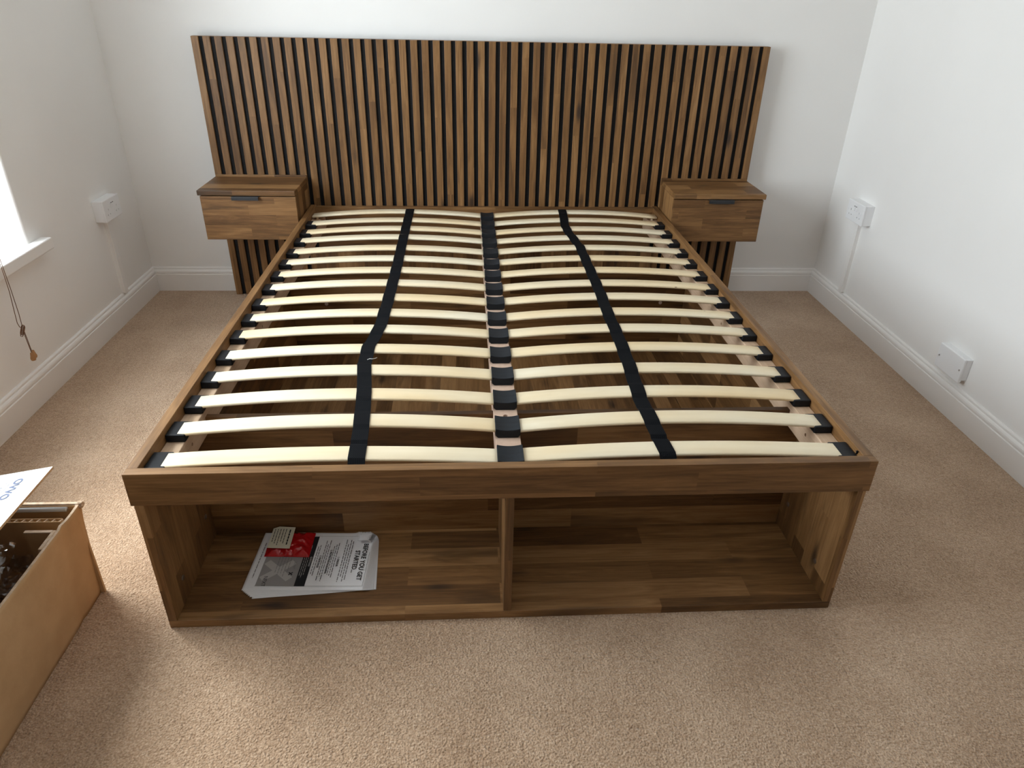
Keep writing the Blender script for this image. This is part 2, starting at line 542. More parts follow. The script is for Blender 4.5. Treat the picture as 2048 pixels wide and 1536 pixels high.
# ================================================================== THE ROOM
carp = box('floor', WL, WR, YF, YB, -0.05, 0.0, 'carpet'); struct(carp, 'beige fitted twist pile carpet')
struct(box('ceiling', WL - 0.3, WR + 0.12, YF - 0.12, YB + 0.12, ZC, ZC + 0.1, 'ceiling'), 'white ceiling')
struct(box('wall_back', WL - 0.3, WR + 0.12, YB, YB + 0.12, -0.05, ZC, 'wall'), 'white painted wall behind the headboard')
struct(box('wall_right', WR, WR + 0.12, YF, YB, -0.05, ZC, 'wall'), 'white painted wall with two white boxes')
struct(box('wall_front', WL - 0.3, WR + 0.12, YF - 0.12, YF, -0.05, ZC, 'wall'), 'white painted wall opposite the headboard')
# left wall with the window opening, one mesh, softly rounded plaster corner at the far reveal
wt = 0.30
vs, fs = multi([(WL - wt, WL, YF, WIN_Y0, -0.05, ZC), (WL - wt, WL, WIN_Y1 + 0.012, YB, -0.05, ZC),
                (WL - wt, WL, WIN_Y0, WIN_Y1 + 0.012, -0.05, WIN_Z0 - 0.04), (WL - wt, WL, WIN_Y0, WIN_Y1 + 0.012, WIN_Z1, ZC)])
k = len(vs); n = 8; rr = 0.012
prof = [(WL - wt, WIN_Y1), (WL - rr, WIN_Y1)]
for i in range(1, n + 1):
    q = math.pi / 2 * i / n
    prof.append((WL - rr + rr * math.sin(q), WIN_Y1 + rr - rr * math.cos(q)))
prof.append((WL - wt, WIN_Y1 + rr))
for z in (WIN_Z0 - 0.04, WIN_Z1):
    vs += [(x, y, z) for x, y in prof]
m_ = len(prof)
for i in range(m_):
    j = (i + 1) % m_
    fs.append((k + i, k + j, k + m_ + j, k + m_ + i))
struct(mesh('wall_left', vs, fs, 'wall'), 'white painted wall with the window opening')

# skirting boards: moulded profile swept along each wall
PROF = [(0, 0), (0.018, 0), (0.018, 0.083), (0.0165, 0.0848), (0.0145, 0.0852), (0.0145, 0.0872), (0.0160, 0.0890),
        (0.0165, 0.0935), (0.0155, 0.0990), (0.0125, 0.1035), (0.0090, 0.1060), (0.0085, 0.1080), (0.0095, 0.1100),
        (0.0085, 0.1140), (0.0055, 0.1165), (0, 0.117)]
def skirting(name, a, b, inward, label, ea=0, eb=0):
    """a->b along the wall foot, inward = direction into the room, ea/eb = mitre direction at the ends"""
    a = Vector((*a, 0)); b = Vector((*b, 0)); d = (b - a).normalized(); inn = Vector((*inward, 0))
    vs = []
    for p, e in ((a, ea), (b, eb)):
        for o, z in PROF:
            vs.append(p + inn * o + d * (o * e) + Vector((0, 0, z)))
    n = len(PROF)
    fs = [(i, (i + 1) % n, n + (i + 1) % n, n + i) for i in range(n)]
    fs += [tuple(range(n)), tuple(range(2 * n - 1, n - 1, -1))]
    return struct(mesh(name, vs, fs, 'trim'), label)
skirting('baseboard_back', (WL, YB), (WR, YB), (0, -1), 'white moulded skirting behind the headboard', 1, -1)
skirting('baseboard_left', (WL, YF), (WL, YB), (1, 0), 'white moulded skirting under the window', 1, -1)
skirting('baseboard_right', (WR, YF), (WR, YB), (-1, 0), 'white moulded skirting under the blank plate', 1, -1)
skirting('baseboard_front', (WL, YF), (WR, YF), (0, 1), 'white moulded skirting opposite the headboard', 1, -1)

# window: sill board, frame bars, panes
GX = WL - REV
wf, ff = multi([(GX - 0.06, GX, WIN_Y0, WIN_Y0 + 0.06, WIN_Z0, WIN_Z1), (GX - 0.06, GX, WIN_Y1 - 0.06, WIN_Y1, WIN_Z0, WIN_Z1),
                (GX - 0.06, GX, WIN_Y0 + 0.06, WIN_Y1 - 0.06, WIN_Z0, WIN_Z0 + 0.06), (GX - 0.06, GX, WIN_Y0 + 0.06, WIN_Y1 - 0.06, WIN_Z1 - 0.06, WIN_Z1)])
win = struct(mesh('window_1', wf, ff, 'upvc', bevel=0.004), 'white window in the left wall')
ym = (WIN_Y0 + WIN_Y1) / 2
box('window_mullion', GX - 0.055, GX - 0.005, ym - 0.03, ym + 0.03, WIN_Z0 + 0.06, WIN_Z1 - 0.06, 'upvc', win, 0.003)
for a, b in ((WIN_Y0 + 0.06, ym - 0.03), (ym + 0.03, WIN_Y1 - 0.06)):
    box('window_pane', GX - 0.034, GX - 0.030, a, b, WIN_Z0 + 0.06, WIN_Z1 - 0.06, 'glass', win)
sv, sf = multi([(GX - 0.01, WL + 0.02, WIN_Y0, WIN_Y1, WIN_Z0 - 0.04, WIN_Z0)])
sill_v = [(GX - 0.01, WIN_Y0, 0), (WL, WIN_Y0, 0), (WL, WIN_Y0 - 0.085, 0), (WL + 0.040, WIN_Y0 - 0.085, 0),
          (WL + 0.040, WIN_Y1 + 0.085, 0), (WL, WIN_Y1 + 0.085, 0), (WL, WIN_Y1, 0), (GX - 0.01, WIN_Y1, 0)]
vv = [(x, y, WIN_Z0 - 0.041) for x, y, _ in sill_v] + [(x, y, WIN_Z0) for x, y, _ in sill_v]
n = 8
ffs = [(i, (i + 1) % n, n + (i + 1) % n, n + i) for i in range(n)] + [tuple(range(n)), tuple(range(2 * n - 1, n - 1, -1))]
mesh('window_sill', vv, ffs, 'trim', win, bevel=0.005, seg=3)

# ================================================================== THE BED
bed = thing('bed', (0, L, 0), 'dark wooden slatted bed without mattress, wide ribbed headboard and open shelf at the foot', 'bed')
def bpart(name, x0, x1, y0, y1, z0, z1, mat, bevel=0.0012, parent=None):
    """a straight member of the bed frame, given in bed coordinates (y from the foot)"""
    o = box(name, x0, x1, y0 - L, y1 - L, z0, z1, mat, parent or bed, bevel)
    if parent is None:
        o.rotation_euler = (0, 0, BYAW)
    return o
def bmesh_part(name, verts, faces, mat, parent=None, **kw):
    o = mesh(name, [(v[0], v[1] - L, v[2]) for v in verts], faces, mat, parent or bed, **kw)
    if parent is None:
        o.rotation_euler = (0, 0, BYAW)
    return o

HW = 0.80; T = 0.0231; HR = 0.0811
# --- headboard: black board behind, 52 wooden strips in front
HBL, HBR, HBH = -1.2083, 1.2091, 1.1275
HB_T = 0.0395
hb = box('headboard', HBL, HBR, 0.0105, HB_T, 0, HBH - 0.001, 'blackfelt', bed, 0.0)
hb['label'] = 'headboard of upright wooden strips over black grooves'
gap = 0.0180
pitch = (HBR - HBL + gap) / 52
sw = pitch - gap
st0 = None
for i in range(52):
    x = HBL + i * pitch
    if st0 is None:
        st0 = mesh('wood_strip', boxv(0, sw, 0, 0.0112, 0, HBH), BOXF, 'strip', hb, bevel=0.0012)
        o = st0
    else:
        o = st0.copy(); C.objects.link(o); o.parent = hb
    o.location = (x, 0, 0)
# thin wooden edge boards left and right of the black core
for x in (HBL, HBR - 0.012):
    box('edge_board', x, x + 0.012, 0.0114, HB_T, 0, HBH, 'wz', hb)
box('top_edge', HBL + 0.012, HBR - 0.012, 0.0114, HB_T, HBH - 0.008, HBH, 'wx', hb)

# --- rails
fr = bpart('foot_rail', -HW, HW, 0, T, H - HR, H, 'rail')
for s in (-1, 1):
    x0, x1 = (-HW, -HW + T) if s < 0 else (HW - T, HW)
    bpart('side_rail', x0, x1, T, L - 0.001, H - HR, H, 'raily')
bpart('head_rail', -HW + T, HW - T, L - 0.024, L - 0.001, 0.235, H - 0.004, 'rail')
# --- ledgers that carry the slat ends
LZ = 0.4095
for s in (-1, 1):
    x0, x1 = (-HW + T, -HW + T + 0.042) if s < 0 else (HW - T - 0.042, HW - T)
    lg = bpart('slat_ledger', x0, x1, T + 0.006, L - 0.03, LZ - 0.062, LZ, 'ledger', 0.002)
    xi = x1 if s < 0 else x0
    carve(lg, [cyl_verts((xi + s * 0.014, 0.20 + k * 0.22 - L, LZ - 0.028), (-s, 0, 0), 0.0045, 0.0045, 0.020, 12) for k in range(9)])
# --- centre rail
cr = bpart('centre_rail', -0.0295, 0.0295, T + 0.002, L - 0.026, LZ - 0.065, LZ, 'mdf', 0.001)
carve(cr, [cyl_verts((0.0, 0.262 - L, LZ - 0.012), (0, 0, 1), 0.0065, 0.0065, 0.020, 16)])
cyl('bolt_head', (0.0, 0.262 - L, LZ - 0.013), (0, 0, 1), 0.0046, 0.009, 'steel', cr, n=12)
cl = bpart('centre_leg', -0.022, 0.022, 1.62, 1.665, 0, LZ - 0.065, 'wz')

# --- open shelf at the foot and the carcass behind it
PX = 0.0065; PW = HW - PX; BT = 0.022; ST = 0.02
Z1 = H - HR
base = bpart('base_board', -PW, PW, 0.0, 1.41, 0, BT, 'wx')
for s in (-1, 1):
    x0, x1 = (-PW, -PW + ST) if s < 0 else (PW - ST, PW)
    sp_ = bpart('side_panel', x0, x1, 0.0, 0.318, BT, Z1, 'wz')
    bpart('rear_side_panel', x0, x1, 0.319, 1.41, BT, Z1, 'wy')
    xi = x1 if s < 0 else x0
    for (yy, zz, mt, rr_) in ((0.118, 0.297, 'cover_cap', 0.0055), (0.255, 0.20, 'steel', 0.006), (0.262, 0.115, 'steel', 0.0065), (0.075, 0.085, 'steel', 0.0065)):
        cyl('fixing_cap', (xi, yy - L, zz), (-s, 0, 0), rr_, 0.0014, mt, sp_, n=14)
bpart('divider_panel', -0.0125, 0.0065, 0.001, 0.30, BT, Z1, 'wz')
bpart('shelf_back', -PW + ST, PW - ST, 0.30, 0.318, BT, 0.392, 'wx')
dk = bpart('deck_board', -PW + ST, 0.66, 0.318, 1.385, BT, BT + 0.012, 'wy')
bpart('deck_board', 0.6625, PW - ST, 0.318, 1.385, BT, BT + 0.012, 'wy')
cp = bpart('cross_panel', -PW + ST, PW - ST, 1.39, 1.41, BT, 0.362, 'wx')
for xx in (-0.64, 0.68):
    cyl('fixing_cap', (xx, 1.3902 - L, 0.235), (0, -1, 0), 0.007, 0.0016, 'cover_cap', cp, n=14)
bpart('lower_back_panel', -0.80, 0.80, L - 0.02, L - 0.002, 0, 0.234, 'wz')

# --- sprung slats
NR = 16
ROWY = [0.070 + 0.1252 * i for i in range(NR)]
SX0, SX1 = 0.006, 0.772          # slat from centre holder to the ledger
def slat_verts(sgn, rise, w=0.053, th=0.0085, n=22):
    vs, fs = [], []
    prof = []
    c = 0.0030
    hw = w / 2
    for (yy, zz) in ((-hw + c, 0), (-hw + 0.0008, -0.0016), (-hw, -th / 2), (-hw + 0.0008, -th + 0.0016), (-hw + c, -th), (hw - c, -th), (hw - 0.0008, -th + 0.0016), (hw, -th / 2), (hw - 0.0008, -0.0016), (hw - c, 0)):
        prof.append((yy, zz))
    m = len(prof)
    for i in range(n + 1):
        t = i / n
        x = SX0 + (SX1 - SX0) * t
        z = rise * (1 - (2 * t - 1) ** 2)
        for yy, zz in prof:
            vs.append((sgn * x, yy, z + zz))
    for i in range(n):
        for k in range(m):
            j = (k + 1) % m
            fs.append((i * m + k, i * m + j, (i + 1) * m + j, (i + 1) * m + k))
    fs.append(tuple(range(m))); fs.append(tuple(n * m + k for k in range(m)))
    return vs, fs
SZ = 0.4270
proto = {}
capm = None; holdm = None
for i, y in enumerate(ROWY):
    for sgn in (-1, 1):
        rise = 0.0145 if i == 0 else 0.0205
        key = (sgn, rise)
        if key not in proto:
            vs, fs = slat_verts(sgn, rise)
            o = mesh('slat', vs, fs, 'slat', bed, smooth=False)
            for p in o.data.polygons:
                p.use_smooth = True
            o.data.shade_smooth()
            proto[key] = o
        else:
            o = proto[key].copy(); C.objects.link(o); o.parent = bed
        # place in bed space, with the small irregularities of the photographed slats
        jy = random.uniform(-0.003, 0.003); ja = random.uniform(-0.004, 0.004)
        if i == 12 and sgn < 0:
            jy += 0.006
        rot = Matrix.Rotation(BYAW, 4, 'Z')
        p = rot @ Vector((0, y + jy - L, SZ))
        o.location = p
        o.rotation_euler = (0, 0, BYAW + ja)
        if i < NR - 1:
            if capm is None:
                # hollow-looking moulded cap, rounded box around the slat end
                cx0, cx1 = 0.732, 0.7755
                vs, fs = multi([(cx0, cx1, -0.0305, 0.0305, -0.0165, 0.0022)])
                cobj = mesh('end_cap', vs, fs, 'cap', o, bevel=0.0025, seg=2)
                capm = cobj.data
            else:
                cobj = bpy.data.objects.new('end_cap', capm); C.objects.link(cobj); cobj.parent = o
            cobj.scale = (1, 1, 1)
            if sgn < 0:
                cobj.rotation_euler = (0, 0, math.pi)
        else:
            vs, fs = multi([(sgn * 0.752 - 0.004, sgn * 0.752 + 0.004, -0.012, -0.004, -0.0205, -0.0085)])
            mesh('end_peg', vs, fs, 'slat', o)
    # rubber holder on the centre rail, saddle-shaped
    if holdm is None:
        vs, fs = [], []
        n = 10; hw = 0.029; hy = 0.0315
        ring = []
        for k in range(n + 1):
            x = -hw + 2 * hw * k / n
            top = 0.0030 + 0.0042 * (x / hw) ** 2
            ring.append((x, top))
        pts = ring + [(hw, -0.0110), (hw - 0.006, -0.0172), (-hw + 0.006, -0.0172), (-hw, -0.0110)]
        for yy in (-hy, hy):
            vs += [(x, yy, z) for x, z in pts]
        m = len(pts)
        fs = [(a, (a + 1) % m, m + (a + 1) % m, m + a) for a in range(m)] + [tuple(range(m)), tuple(range(2 * m - 1, m - 1, -1))]
        ho = mesh('slat_holder', vs, fs, 'rubber', bed, bevel=0.0014, seg=2)
        holdm = ho.data
    else:
        ho = bpy.data.objects.new('slat_holder', holdm); C.objects.link(ho); ho.parent = bed
    ho.location = Matrix.Rotation(BYAW, 4, 'Z') @ Vector((0, y - L, SZ))
    ho.rotation_euler = (0, 0, BYAW)

# small black plastic clip curling up beside the foot-end cap
hk = [(0.7745, 0.047, SZ + 0.0035), (0.7752, 0.046, SZ + 0.010), (0.7735, 0.044, SZ + 0.0135), (0.7710, 0.0435, SZ + 0.0120)]
ob = tube('cap_clip', [(x, y - L, z) for x, y, z in hk], 0.0016, 'cap', bed, 8)
ob.rotation_euler = (0, 0, BYAW)

# --- webbing straps that tie the slats
def strap(pts, hw=0.0185):
    """pts: (x, y) in room space along the strap; height follows the slats"""
    P = []
    for (xa, ya), (xb, yb) in zip(pts[:-1], pts[1:]):
        n = max(2, int(abs(yb - ya) / 0.008))
        for k in range(n):
            t = k / n
            P.append((xa + (xb - xa) * t, ya + (yb - ya) * t))
    P.append(pts[-1])
    top, bot, faces = [], [], []
    V = []
    for i, (x, y) in enumerate(P):
        a = P[max(i - 2, 0)]; b = P[min(i + 2, len(P) - 1)]
        dx, dy = b[0] - a[0], b[1] - a[1]
        l = math.hypot(dx, dy) or 1
        nx, ny = -dy / l, dx / l
        yb_ = y - x * BYAW                              # bed space, close enough
        dist = min(abs(yb_ - ry) for ry in ROWY)
        over = max(0.0, min(1.0, (0.036 - dist) / 0.010))
        row0 = yb_ < 0.11
        rise = 0.0145 if row0 else 0.0205
        z = SZ + rise + 0.0016 - 0.0042 * (1 - over)
        if yb_ < ROWY[0] - 0.028:
            z = SZ + rise - 0.0015 - (ROWY[0] - 0.028 - yb_) * 0.9
        # sideways axis across the strap kept level with the room x
        for s in (-1, 1):
            V.append((x + hw * s, y + s * hw * (-dx / l) * 0.35, z))
    n = len(P)
    base_n = len(V)
    V += [(x, y, z - 0.0018) for x, y, z in V]
    for i in range(n - 1):
        a = 2 * i
        faces.append((a, a + 1, a + 3, a + 2))
        faces.append((base_n + a + 2, base_n + a + 3, base_n + a + 1, base_n + a))
        faces.append((a, a + 2, base_n + a + 2, base_n + a))
        faces.append((a + 1, base_n + a + 1, base_n + a + 3, a + 3))
    faces.append((0, base_n, base_n + 1, 1)); e = 2 * (n - 1)
    faces.append((e, e + 1, base_n + e + 1, base_n + e))
    return mesh('slat_strap', [(x, y - L, z) for x, y, z in V], faces, 'strap', bed)
strap([(-0.343, 1.985), (-0.343, 1.92), (-0.339, 1.51), (-0.335, 1.25), (-0.3345, 0.90), (-0.337, 0.706), (-0.354, 0.572), (-0.352, 0.467), (-0.333, 0.320), (-0.319, 0.160), (-0.313, 0.026)])
strap([(0.342, 1.985), (0.340, 1.90), (0.327, 1.722), (0.337, 1.60), (0.355, 1.456), (0.357, 1.20), (0.359, 0.983), (0.356, 0.815), (0.358, 0.632), (0.356, 0.474), (0.3485, 0.285), (0.3536, 0.169), (0.3625, 0.036)])

# ================================================================== BEDSIDE DRAWERS
def bedside(sgn, label):
    zt = 0.5649; tt = 0.0212; depth = 0.2568; hh = 0.2093
    xo = HBL if sgn < 0 else HBR
    xi = -0.8056 if sgn < 0 else 0.8056
    xm = (xo + xi) / 2
    t = thing('bedside_drawer_unit', (xm, L, zt - hh), label, 'bedside table', 'drawer units fixed either side of the bed')
    lo = lambda a: a - xm
    y0, y1 = -depth, -0.0005
    def bx(name, xa, xb, ya, yb, za, zb, mat, parent=None, bevel=0.0012):
        xa, xb = sorted((lo(xa), lo(xb)))
        return box(name, xa, xb, ya, yb, za - (zt - hh), zb - (zt - hh), mat, parent or t, bevel)
    bx('top_board', xo, xi, y0, y1, zt - tt, zt, 'wx', bevel=0.0025)
    ox = xo - sgn * 0.009
    bx('side_panel', ox, ox - sgn * 0.016, y0 + 0.019, y1, zt - hh, zt - tt, 'wz')
    bx('side_panel', xi, xi + sgn * 0.016, y0 + 0.019, y1, zt - hh, zt - tt, 'wz')
    bx('bottom_board', ox - sgn * 0.016, xi + sgn * 0.016, y0 + 0.019, y1, zt - hh + 0.001, zt - hh + 0.016, 'wx')
    bx('back_lip', xo - sgn * 0.004, xi, -0.008, y1, zt, zt + 0.009, 'wx')
    dr = bx('drawer', ox, xi, y0 + 0.0015, y0 + 0.0175, zt - hh, zt - tt - 0.0035, 'drawer')
    # edge pull: plate over the drawer edge with a turned-down lip
    hx0, hx1 = xm - 0.055 - (0.004 if sgn < 0 else -0.004), xm + 0.055 - (0.004 if sgn < 0 else -0.004)
    prof = [(y0 + 0.012, zt - tt - 0.0035), (y0 + 0.012, zt - tt - 0.0012), (y0 - 0.0135, zt - tt - 0.0012), (y0 - 0.0150, zt - tt - 0.003),
            (y0 - 0.0150, zt - tt - 0.0155), (y0 - 0.0125, zt - tt - 0.0155), (y0 - 0.0125, zt - tt - 0.0035)]
    vs = []
    for x in (hx0, hx1):
        vs += [(lo(x), y, z - (zt - hh)) for y, z in prof]
    m = len(prof)
    fs = [(a, (a + 1) % m, m + (a + 1) % m, m + a) for a in range(m)] + [tuple(range(m)), tuple(range(2 * m - 1, m - 1, -1))]
    hd = mesh('handle', vs, fs, 'blackmetal', dr)
    hd['label'] = 'black metal edge pull'
    return t
bedside(-1, 'floating wooden bedside drawer with black pull, on the window side of the headboard')
bedside(1, 'floating wooden bedside drawer, black pull, beside the wall with the blank plate')

# ================================================================== SOCKETS, TRUNKING, BLANK PLATE
def socket(side, y0, z0, label):
    """British double socket on a surface box; side -1 = left wall, 1 = right wall"""
    xw = WL if side < 0 else WR
    inn = -side
    w, h, dp = 0.146, 0.087, 0.045
    t = thing('double_socket', (xw, y0 + w / 2, z0), label, 'plug socket')
    def bx(name, ya, yb, za, zb, da, db, mat, parent=None, bevel=0.0):
        xa, xb = sorted((inn * da, inn * db))
        return box(name, xa, xb, ya - w / 2, yb - w / 2, za, zb, mat, parent or t, bevel)
    bk = bx('back_box', 0.001, w - 0.001, 0.001, h - 0.001, 0, dp - 0.008, 'plastic', bevel=0.002)
    xa, xb = sorted((inn * 0.003, inn * (dp + 0.004)))
    carve(bk, [(boxv(xa, xb, 0.004 - w / 2, w - 0.004 - w / 2, 0.004, h - 0.004), BOXF)])
    fp = bx('face_plate', 0, w, 0, h, dp - 0.010, dp, 'plastic', bevel=0.0028)
    def slot(ya, yb, za, zb):
        xa, xb = sorted((inn * (dp - 0.014), inn * (dp + 0.004)))      # right through into the hollow box
        return boxv(xa, xb, ya - w / 2, yb - w / 2, za, zb), BOXF
    cuts = []
    for cy in (0.036, 0.110):
        cuts += [slot(cy - 0.0022, cy + 0.0022, 0.042, 0.051), slot(cy - 0.0135, cy - 0.0075, 0.024, 0.0285), slot(cy + 0.0075, cy + 0.0135, 0.024, 0.0285)]
    carve(fp, cuts)
    for cy in (0.066, 0.080):
        rk = bx('rocker_switch', cy - 0.0048, cy + 0.0048, 0.048, 0.068, dp - 0.004, dp + 0.0028, 'plastic', fp, 0.001)
        bx('rocker_mark', cy - 0.0036, cy + 0.0036, 0.0665, 0.0690, dp + 0.0015, dp + 0.0032, 'slot', fp)
    for cy in (0.013, 0.133):
        xa = inn * (dp - 0.001)
        cyl('screw_cap', (xa, cy - w / 2, h / 2), (inn, 0, 0), 0.0032, 0.0016, 'plastic', fp, n=12)
    return t
socket(-1, 1.730, 0.447, 'white double plug socket on the window wall, near the bed head')
socket(1, 1.730, 0.450, 'white double plug socket at the end of trunking on the wall with the blank plate')

def trunking(side, y0, z1, label):
    xw = WL if side < 0 else WR
    inn = -side
    w, dp, z0 = 0.028, 0.018, 0.113
    t = thing('cable_trunking', (xw, y0, z0), label, 'trunking')
    def bx(name, a0, a1, za, zb, da, db, mat, bevel=0.0):
        xa, xb = sorted((inn * da, inn * db))
        return box(name, xa, xb, a0, a1, za - z0, zb - z0, mat, t, bevel)
    cb_ = bx('channel_body', -w / 2, w / 2, z0 + 0.006, z1, 0.0, dp - 0.005, 'trim')
    xa, xb = sorted((inn * 0.0012, inn * (dp + 0.01)))
    carve(cb_, [(boxv(xa, xb, -w / 2 + 0.0014, w / 2 - 0.0014, -0.01, z1 - z0 - 0.004), BOXF)])
    bx('channel_lid', -w / 2 - 0.0008, w / 2 + 0.0008, z0 + 0.004, z1, dp - 0.0055, dp, 'trim', 0.0016)
    return t
trunking(-1, 1.800, 0.449, 'white plastic trunking from the window wall socket down to the skirting')
trunking(1, 1.812, 0.452, 'white plastic trunking from socket to skirting on the wall with the blank plate')

bp_ = thing('blank_plate', (WR, 0.953, 0.145), 'white blank wall plate with two screws, low above the skirting', 'wall plate')
bb_ = box('back_box', -0.022, 0, -0.072, 0.072, 0.001, 0.089, 'plastic', bp_, 0.002)
carve(bb_, [(boxv(-0.018, -0.002, -0.080, -0.045, -0.006, 0.010), BOXF)])
fp = box('face_plate', -0.030, -0.021, -0.073, 0.073, 0, 0.090, 'plastic', bp_, 0.0028)
for y in (-0.060, 0.060):
    ps_ = cyl('plate_screw', (-0.0296, y, 0.045), (-1, 0, 0), 0.0034, 0.0012, 'steel', fp, n=14)
    carve(ps_, [(boxv(-0.0312, -0.0301, y - 0.005, y + 0.005, 0.0444, 0.0456), BOXF)])

# ================================================================== BLIND CORD
cd = thing('blind_cord', (-1.553, 1.0, 0.19), 'brown knotted blind cord with two wooden acorns, hanging before the window sill', 'blind cord')
def ct(name, pts, r, mat, n=8):
    return tube(name, [(x + 1.553, y - 1.0, z - 0.19) for x, y, z in pts], r, mat, cd, n)
X0 = -1.553
ct('cord_strand', [(X0 - 0.002, 0.998, 1.80), (X0 - 0.001, 1.000, 0.60), (X0 - 0.001, 1.002, 0.50), (X0, 0.999, 0.44), (X0, 0.988, 0.36), (X0, 0.985, 0.335), (X0, 0.990, 0.318), (X0, 1.000, 0.313)], 0.0011, 'cord')
ct('cord_strand', [(X0 + 0.002, 1.001, 1.80), (X0 + 0.002, 1.003, 0.60), (X0 + 0.002, 1.005, 0.50), (X0 + 0.002, 1.006, 0.44), (X0 + 0.001, 1.006, 0.36), (X0, 1.003, 0.315)], 0.0011, 'cord')
ct('cord_strand', [(X0, 1.000, 0.300), (X0, 1.001, 0.270), (X0, 1.003, 0.235), (X0, 1.004, 0.217)], 0.0011, 'cord')
ct('cord_strand', [(X0, 1.004, 0.300), (X0, 1.006, 0.270), (X0, 1.007, 0.235), (X0, 1.009, 0.208)], 0.0011, 'cord')
kn = []
for i in range(90):
    a = i / 89 * 2 * math.pi * 6.5
    t = i / 89
    kn.append((X0 + 0.0058 * math.cos(a), 0.996 + 0.015 * (t - 0.35) + 0.004 * math.sin(a), 0.303 + 0.016 * (t - 0.5) + 0.0065 * math.sin(a)))
ct('cord_knot', kn, 0.0013, 'cord', 6)
lp = []
for i in range(25):
    a = math.radians(-30 + 330 * i / 24)
    lp.append((X0 + 0.002, 0.985 - 0.009 * math.cos(a) * 0.9, 0.293 + 0.006 * math.sin(a)))
ct('cord_loop', lp, 0.0011, 'cord', 6)
ac = [(0.0012, 0.030), (0.0042, 0.0285), (0.0050, 0.024), (0.0062, 0.018), (0.0082, 0.011), (0.0086, 0.006), (0.0070, 0.0015), (0.0030, 0.0)]
lathe('cord_acorn', ac, (0.0, 0.003, -0.0015), 'acorn', cd)
lathe('cord_acorn', ac, (0.003, 0.0085, 0.0055), 'acorn', cd)

# ================================================================== CARDBOARD BOX
BX0, BX1, BY0, BY1, BH = -1.455, -0.986, -0.80, 0.118, 0.272
cb = thing('cardboard_box', ((BX0 + BX1) / 2, (BY0 + BY1) / 2, 0), 'open brown cardboard box with a white printed lid, on the carpet beside the bed foot', 'box')
ox, oy = cb.location.x, cb.location.y
TH = 0.006
def bulge(y, z):
    t = z / BH
    u = (y - BY0) / (BY1 - BY0)
    crease = 0.0035 * math.exp(-((y - (BY1 - 0.075 - 0.02 * (1 - t))) / 0.010) ** 2)
    return 0.018 * t ** 1.2 + 0.004 * math.sin(math.pi * u) * math.sin(math.pi * t) - crease + 0.0012 * mnoise.noise(Vector((y * 14, z * 16, 3)))
# near-bed side panel: gently bowed, creased board with real thickness
ny, nz = 60, 22
vs, fs = [], []
for lay in (0, 1):
    for i in range(ny + 1):
        y = BY0 + (BY1 - BY0) * i / ny
        for j in range(nz + 1):
            z = BH * j / nz
            zz = z
            if j == nz:
                zz += 0.0014 * mnoise.noise(Vector((y * 30, 1, 1)))
            yy = y
            if i == ny:
                yy += 0.006 * (z / BH) ** 2 * 0.6 - 0.002 * math.sin(z * 40)
            vs.append((BX1 + bulge(y, z) - (TH if lay else 0) - ox, yy - oy, zz))
st = (ny + 1) * (nz + 1)
g = lambda i, j, l: l * st + i * (nz + 1) + j
for i in range(ny):
    for j in range(nz):
        fs.append((g(i, j, 0), g(i + 1, j, 0), g(i + 1, j + 1, 0), g(i, j + 1, 0)))
        fs.append((g(i, j, 1), g(i, j + 1, 1), g(i + 1, j + 1, 1), g(i + 1, j, 1)))
for i in range(ny):
    fs.append((g(i, nz, 0), g(i + 1, nz, 0), g(i + 1, nz, 1), g(i, nz, 1)))
    fs.append((g(i, 0, 0), g(i, 0, 1), g(i + 1, 0, 1), g(i + 1, 0, 0)))
for j in range(nz):
    fs.append((g(0, j, 0), g(0, j + 1, 0), g(0, j + 1, 1), g(0, j, 1)))
    fs.append((g(ny, j, 0), g(ny, j, 1), g(ny, j + 1, 1), g(ny, j + 1, 0)))
sp1 = mesh('side_panel', vs, fs, 'card', cb, smooth=True)
sp1.data.materials.append(MAT['cardedge']); sp1.data.materials.append(MAT['cardin'])
for p in sp1.data.polygons:
    if abs(p.normal.z) > 0.7 and p.center.z > BH * 0.9:
        p.material_index = 1; p.use_smooth = False
    elif p.normal.x < -0.6:
        p.material_index = 2
def cbx(name, x0, x1, y0, y1, z0, z1, mat, bevel=0.0, parent=None):
    return box(name, x0 - ox, x1 - ox, y0 - oy, y1 - oy, z0, z1, mat, parent or cb, bevel)
cbx('side_panel', BX0, BX0 + TH, BY0, BY1, 0, 0.283, 'card')
cbx('end_panel', BX0 + TH, BX1 + 0.010, BY1 - TH, BY1, 0, BH - 0.002, 'card')
cbx('end_panel', BX0 + TH, BX1 + 0.010, BY0, BY0 + TH, 0, BH - 0.002, 'card')
cbx('bottom_panel', BX0 + TH, BX1 - TH, BY0 + TH, BY1 - TH, 0.001, 0.008, 'cardin')
# taped far edge: folded-over board and a shiny tape strip lying on it
cbx('folded_edge', BX0 + 0.01, BX1 + 0.016, BY1 - 0.004, BY1 + 0.004, BH - 0.004, BH + 0.003, 'cardedge', 0.0015)
tp = plain('clear_tape', (0.42, 0.43, 0.44), 0.14, 0.8); MAT['tape'] = tp
tube('tape_strip', [(BX0 + 0.02 - ox, BY1 - 0.016 - oy, BH - 0.006), (-1.2 - ox, BY1 - 0.017 - oy, BH - 0.004), (BX1 - 0.004 - ox, BY1 - 0.016 - oy, BH - 0.003)], 0.0055, 'tape', cb, 10)
